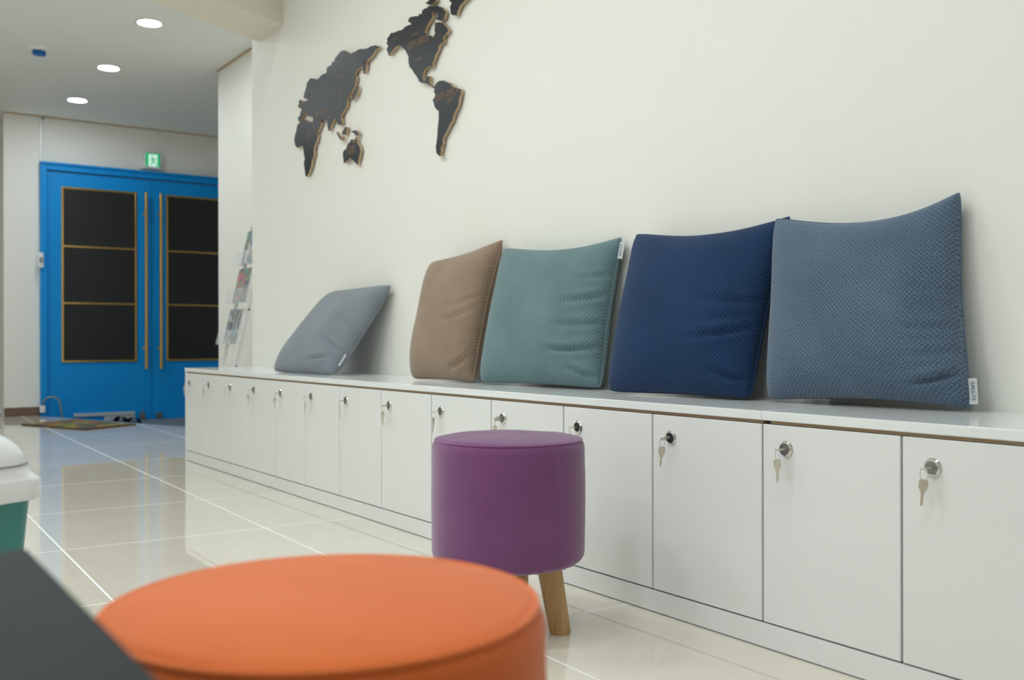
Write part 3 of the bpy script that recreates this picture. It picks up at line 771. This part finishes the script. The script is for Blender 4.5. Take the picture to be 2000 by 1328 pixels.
piece('eurasia_piece', [(155,570),(165,520),(185,470),(180,455),(205,410),(230,392),(262,398),(275,412),(290,395),(310,375),(340,355),(370,335),(368,310),(380,285),(415,265),(420,240),(440,235),(445,210),(470,180),(500,140),(530,135),(550,150),(545,165),(580,165),(605,160),(640,145),(650,130),(680,120),(720,125),(745,115),(775,95),(810,88),(835,93),(858,102),(838,118),(815,130),(802,160),(785,188),(762,212),(735,240),(720,255),(690,278),(655,305),(635,330),(620,365),(638,372),(635,420),(620,470),(600,505),(588,535),(578,550),(584,578),(570,582),(560,565),(548,558),(555,590),(555,630),(540,670),(515,710),(495,745),(500,770),(510,800),(500,820),(485,828),(470,812),(460,790),(455,770),(440,765),(425,790),(405,830),(392,882),(383,868),(375,800),(365,785),(350,780),(335,785),(310,780),(292,768),(300,790),(322,800),(310,830),(290,870),(272,903),(260,880),(250,840),(238,797),(246,770),(240,748),(215,738),(206,747),(195,727),(180,712),(165,708),(150,737),(130,770),(118,792),(105,788),(103,752),(120,742),(125,712),(137,690),(132,670),(147,645),(162,612),(187,602),(202,580),(217,560),(221,530),(206,540),(186,576),(166,582)], A, As,
      'black wooden Eurasia shaped wall map piece, the largest one', [(262,752,370,705,'MIDDLE EAST',0.02),(468,395,505,376,'RUSSIA',0.012),(470,528,520,500,'MONGOLIA',0.012),(478,620,510,604,'CHINA',0.012),(318,462,350,446,'KAZAKHSTAN',0.012),(378,776,404,763,'INDIA',0.01)])
piece('africa_piece', [(120,797),(155,777),(180,782),(190,801),(226,797),(240,850),(262,912),(282,916),(276,960),(256,1010),(245,1060),(248,1110),(230,1150),(225,1200),(205,1260),(178,1305),(172,1290),(165,1230),(158,1180),(168,1140),(158,1090),(155,1050),(150,1020),(130,1018),(95,1037),(75,1010),(68,960),(75,920),(90,870),(95,830)], A, As,
      'black wooden Africa shaped wall map piece at the lower left', [(176,955,228,932,'AFRICA',0.02)])
piece('british_isles_piece', [(112,602),(124,592),(136,608),(132,640),(122,664),(108,668),(103,650),(112,630)], A, As, 'tiny black wooden British Isles shaped map piece', jag=0.001)
piece('japan_piece', [(650,470),(662,468),(655,510),(640,550),(622,578),(603,597),(595,582),(615,560),(633,530),(643,500)], A, As, 'narrow black wooden Japan shaped map piece', jag=0.001)
piece('kamchatka_piece', [(712,238),(726,244),(734,272),(728,305),(718,345),(709,352),(706,315),(704,275)], A, As, 'small black wooden peninsula shaped map piece beside Eurasia', jag=0.001)
piece('sumatra_piece', [(458,888),(470,900),(486,928),(502,950),(522,958),(530,963),(506,966),(487,950),(470,920)], A, As, 'thin black wooden Sumatra shaped map piece', jag=0.0006)
piece('borneo_piece', [(543,842),(556,846),(552,870),(546,895),(540,916),(520,918),(510,895),(524,875)], A, As, 'small black wooden Borneo shaped map piece', jag=0.001)
piece('new_guinea_piece', [(597,875),(606,889),(626,874),(646,880),(660,900),(668,918),(632,921),(626,900),(605,898)], A, As, 'small black wooden New Guinea shaped map piece above Australia', jag=0.001)
piece('australia_piece', [(345,1140),(350,1060),(325,900),(330,770),(380,710),(430,670),(460,570),(505,480),(550,470),(580,380),(640,365),(630,420),(690,490),(720,420),(740,285),(760,380),(780,490),(820,540),(860,630),(880,700),(870,800),(840,920),(810,1050),(800,1190),(770,1190),(760,1130),(690,1110),(680,1050),(620,1030),(580,970),(540,980),(480,1040),(400,1090)], Cc, Cs,
      'black wooden Australia shaped wall map piece lettered OCEANIA', [(455,785,740,665,'OCEANIA',0.024),(510,885,735,790,'AUSTRALIA',0.015)], jag=0.001)
piece('north_america_piece', [(60,400),(75,370),(60,355),(68,335),(65,315),(85,290),(100,265),(130,260),(170,245),(190,240),(215,215),(240,205),(265,195),(255,185),(240,180),(238,160),(250,140),(280,135),(300,130),(322,128),(326,110),(345,118),(350,90),(370,70),(390,65),(400,50),(440,47),(480,48),(515,65),(530,85),(540,95),(530,120),(525,150),(500,165),(470,160),(463,147),(475,135),(475,110),(440,95),(425,100),(430,125),(425,145),(405,175),(385,210),(370,245),(372,270),(395,285),(425,290),(435,312),(445,290),(455,270),(450,240),(455,210),(450,185),(480,180),(500,185),(520,190),(530,205),(555,235),(560,245),(540,275),(520,290),(512,310),(525,333),(490,360),(480,380),(475,410),(455,440),(445,480),(430,510),(434,540),(420,534),(385,545),(365,565),(352,590),(350,630),(360,658),(370,655),(385,645),(390,620),(410,616),(405,640),(400,655),(412,670),(415,690),(440,700),(449,713),(435,711),(410,692),(395,677),(360,672),(325,660),(318,640),(300,610),(280,585),(270,565),(248,545),(238,500),(240,460),(225,430),(215,410),(195,385),(165,370),(140,374),(118,397),(95,422),(80,452),(76,440),(66,410)], B, Bs,
      'black wooden North America shaped wall map piece near the top', [(232,412,405,330,'NORTH AMERICA',0.028),(262,302,320,276,'CANADA',0.014),(110,330,148,314,'ALASKA',0.012),(305,498,342,482,'USA',0.014)], jag=0.003)
piece('south_america_piece', [(450,702),(470,670),(490,655),(520,652),(540,665),(575,675),(590,700),(630,715),(662,722),(660,760),(645,800),(640,850),(620,890),(600,930),(590,980),(560,1030),(540,1070),(525,1100),(510,1130),(515,1160),(500,1190),(498,1225),(490,1240),(500,1255),(512,1262),(485,1262),(465,1240),(460,1190),(470,1130),(475,1050),(485,960),(485,900),(460,880),(445,840),(435,810),(450,790),(458,760),(445,750),(450,722)], B, Bs,
      'black wooden South America shaped wall map piece', [(458,832,645,752,'SOUTH AMERICA',0.028),(555,836,605,814,'BRAZIL',0.014)], jag=0.003)
piece('greenland_piece', [(570,0),(590,20),(575,60),(580,100),(600,124),(628,127),(634,90),(650,50),(680,20),(695,0),(740,-45),(745,-95),(690,-130),(620,-120),(575,-70)], B, Bs, 'black wooden Greenland shaped map piece cut by the top of the picture')
piece('arctic_island_piece', [(376,24),(400,38),(430,34),(458,6),(462,-12),(440,-26),(415,-14),(400,10)], B, Bs, 'small black wooden Arctic island map piece at the top', jag=0.001)

# ================================================================== leaflet rack in the recess
RX0, RX1 = -4.95, -4.70
def ry(z): return 0.345+0.2299*z
rk = thing('leaflet_rack', ((RX0+RX1)/2, 0.42, 0), 'white leaning leaflet rack with clear pockets in the recess', 'rack')
def lean_box(x0, x1, z0, z1, d0, d1):
    """box that leans with the rack; d0..d1 = depth in front (-) or behind (+) of its plane"""
    bm = new(); vv = []
    for z in (z0, z1):
        for x, d in ((x0, d0), (x1, d0), (x1, d1), (x0, d1)): vv.append(bm.verts.new((x, ry(z)+d, z)))
    for q in ((0,3,2,1),(4,5,6,7),(0,1,5,4),(1,2,6,5),(2,3,7,6),(3,0,4,7)): bm.faces.new([vv[i] for i in q])
    return bm
for x in (RX0, RX1-0.016): obj('stile', lean_box(x, x+0.016, 0.0, 1.42, 0.0, 0.02), M['plastic'], rk)
obj('header_board', lean_box(RX0, RX1, 1.27, 1.42, -0.004, 0.0), M['plastic'], rk, label='white header board')
hb = [c_ for c_ in rk.children if c_.name.startswith('header_board')][0]
bm = new(); text_bm(bm, 'N', (RX0+0.02, ry(1.295)-0.0055, 1.295), (1, 0, 0), (0, 0.2299, 1), 0.075, 0.09); obj('lettering', bm, M['ink'], hb, recalc=False, label='black letters')
for z in (0.08, 0.46, 0.8, 1.14): obj('cross_bar', lean_box(RX0, RX1, z, z+0.012, 0.004, 0.016), M['plastic'], rk)
P1 = [rgb(92, 150, 70), rgb(210, 214, 210), rgb(60, 92, 160), rgb(70, 74, 84), rgb(196, 140, 70), rgb(92, 160, 200), rgb(120, 130, 110), rgb(226, 226, 226)]
P2 = [rgb(110, 170, 70), rgb(220, 96, 60), rgb(90, 96, 110), rgb(214, 90, 130), rgb(60, 70, 96), rgb(86, 180, 168), rgb(160, 120, 90), rgb(120, 150, 200)]
P3 = [rgb(150, 152, 140), rgb(80, 84, 80), rgb(200, 200, 192), rgb(110, 116, 108), rgb(60, 62, 62), rgb(176, 178, 170), rgb(92, 160, 200), rgb(130, 134, 130)]
tiers = [(0.615, 'lowest', P3, (44, 1, 34)), (0.865, 'middle', P2, (38, 1, 44)), (1.10, 'top', P1, (40, 1, 36))]
for ti, (z, nm, cols, sc) in enumerate(tiers):
    # pocket: floor, front lip and two cheeks of clear acrylic
    obj('pocket_front', lean_box(RX0+0.002, RX1-0.002, z-0.015, z+0.07, -0.062, -0.059), M['acrylic'], rk, label='clear acrylic pocket front')
    obj('pocket_floor', lean_box(RX0+0.002, RX1-0.002, z-0.018, z-0.015, -0.062, 0.0), M['acrylic'], rk, label='clear acrylic pocket floor')
    for x in (RX0, RX1-0.003): obj('pocket_cheek', lean_box(x, x+0.002, z-0.018, z+0.07, -0.06, 0.0), M['acrylic'], rk)
    for k in range(2):
        x0 = RX0+0.016+k*0.112
        lf = thing('leaflet', (x0+0.05, ry(z)-0.02, z-0.014), 'colour printed leaflet in the %s pocket of the rack, %s one' % (nm, ('left', 'right')[k]), 'leaflet', 'leaflets in the rack')
        obj('cover_page', lean_box(x0, x0+0.1, z-0.0145, z+0.195, -0.022, -0.02), print_mat('leaflet_print', cols, sc, 3.1*ti+1.7*k), lf, label='printed cover')
        obj('inner_pages', lean_box(x0+0.0005, x0+0.0995, z-0.0145, z+0.194, -0.0198, -0.009), M['plastic'], lf, label='white page block')

# ================================================================== things by the door
mc = [Vector(p) for p in ((-6.976, -0.346), (-6.255, -0.059), (-6.49, 0.345), (-7.25, 0.075))]
mcen = sum(mc, Vector((0, 0)))/4
rg = thing('door_rug', (mcen.x, mcen.y, 0), 'small multicoloured patterned rug on the floor before the door', 'rug')
bm = new(); prism(bm, [(p.x, p.y, 0.009) for p in mc], (0, 0, -0.0088)); obj('border', bm, M['rugedge'], rg, label='dark brown border')
bm = new(); prism(bm, [((p*0.92+mcen*0.08).x, (p*0.92+mcen*0.08).y, 0.0115) for p in mc], (0, 0, -0.0025)); obj('pile', bm, M['rug'], rg, label='multicoloured pile')

def slipper(x, y, ang, label):
    s = thing('slipper', (x, y, ENTRY+0.008), label, 'slipper', 'black slippers at the door')
    R_ = Matrix.Rotation(ang, 3, 'Z'); o = Vector((x, y, ENTRY+0.0085))
    out = []
    for k in range(28):
        a = 2*PI*k/28; wx = 0.046 if math.cos(a) > 0 else 0.038
        out.append(o+R_ @ Vector((0.125*math.cos(a), wx*math.sin(a), 0)))
    bm = new(); prism(bm, out, (0, 0, 0.022)); obj('sole', bm, M['slipper'], s)
    bm = new(); rows = []
    for q in range(5):
        xx = 0.01+0.02*q; row = []
        for k in range(13):
            a = PI*k/12; row.append((xx, 0.047*math.cos(a), 0.016+0.05*(1-0.06*q)*math.sin(a)))
        rows.append(row)
    vo = [[bm.verts.new(o+R_ @ Vector(p)) for p in r] for r in rows]
    for r0, r1 in zip(vo, vo[1:]):
        for k in range(12): bm.faces.new((r0[k], r0[k+1], r1[k+1], r1[k]))
    bmesh.ops.solidify(bm, geom=bm.faces[:], thickness=0.008)
    obj('strap', bm, M['slipper'], s, smooth=0.8)
slipper(-7.50, 0.455, 2.35, 'black slipper at the door, nearer the left jamb')
slipper(-7.34, 0.525, 2.5, 'black slipper at the door, nearer the middle of the doorway')

wb_ = thing('wrapped_bundle', (-7.60, -0.50, 0), 'brown bundle in white plastic wrap at the far left edge', 'bundle')
bm = new(); bmesh.ops.create_icosphere(bm, subdivisions=3, radius=1.0)
for v in bm.verts:
    k = 1+0.12*noise.noise(v.co*2.3); v.co = Vector((-7.60+0.11*k*v.co.x, -0.50+0.105*k*v.co.y, max(0.0005, 0.045+0.05*k*v.co.z)))
obj('brown_body', bm, M['brownbag'], wb_, smooth=True, label='dark brown body')
bm = new(); bmesh.ops.create_icosphere(bm, subdivisions=4, radius=1.0)
bmesh.ops.delete(bm, geom=[v for v in bm.verts if v.co.z < -0.05+0.3*noise.noise(v.co*2.0)], context='VERTS')
for v in bm.verts:
    k = 1+0.16*noise.noise(v.co*4.1); v.co = Vector((-7.60+0.118*k*v.co.x, -0.50+0.115*k*v.co.y, 0.052+0.058*k*v.co.z))
obj('plastic_wrap', bm, M['wrap'], wb_, smooth=True, label='white plastic wrap')
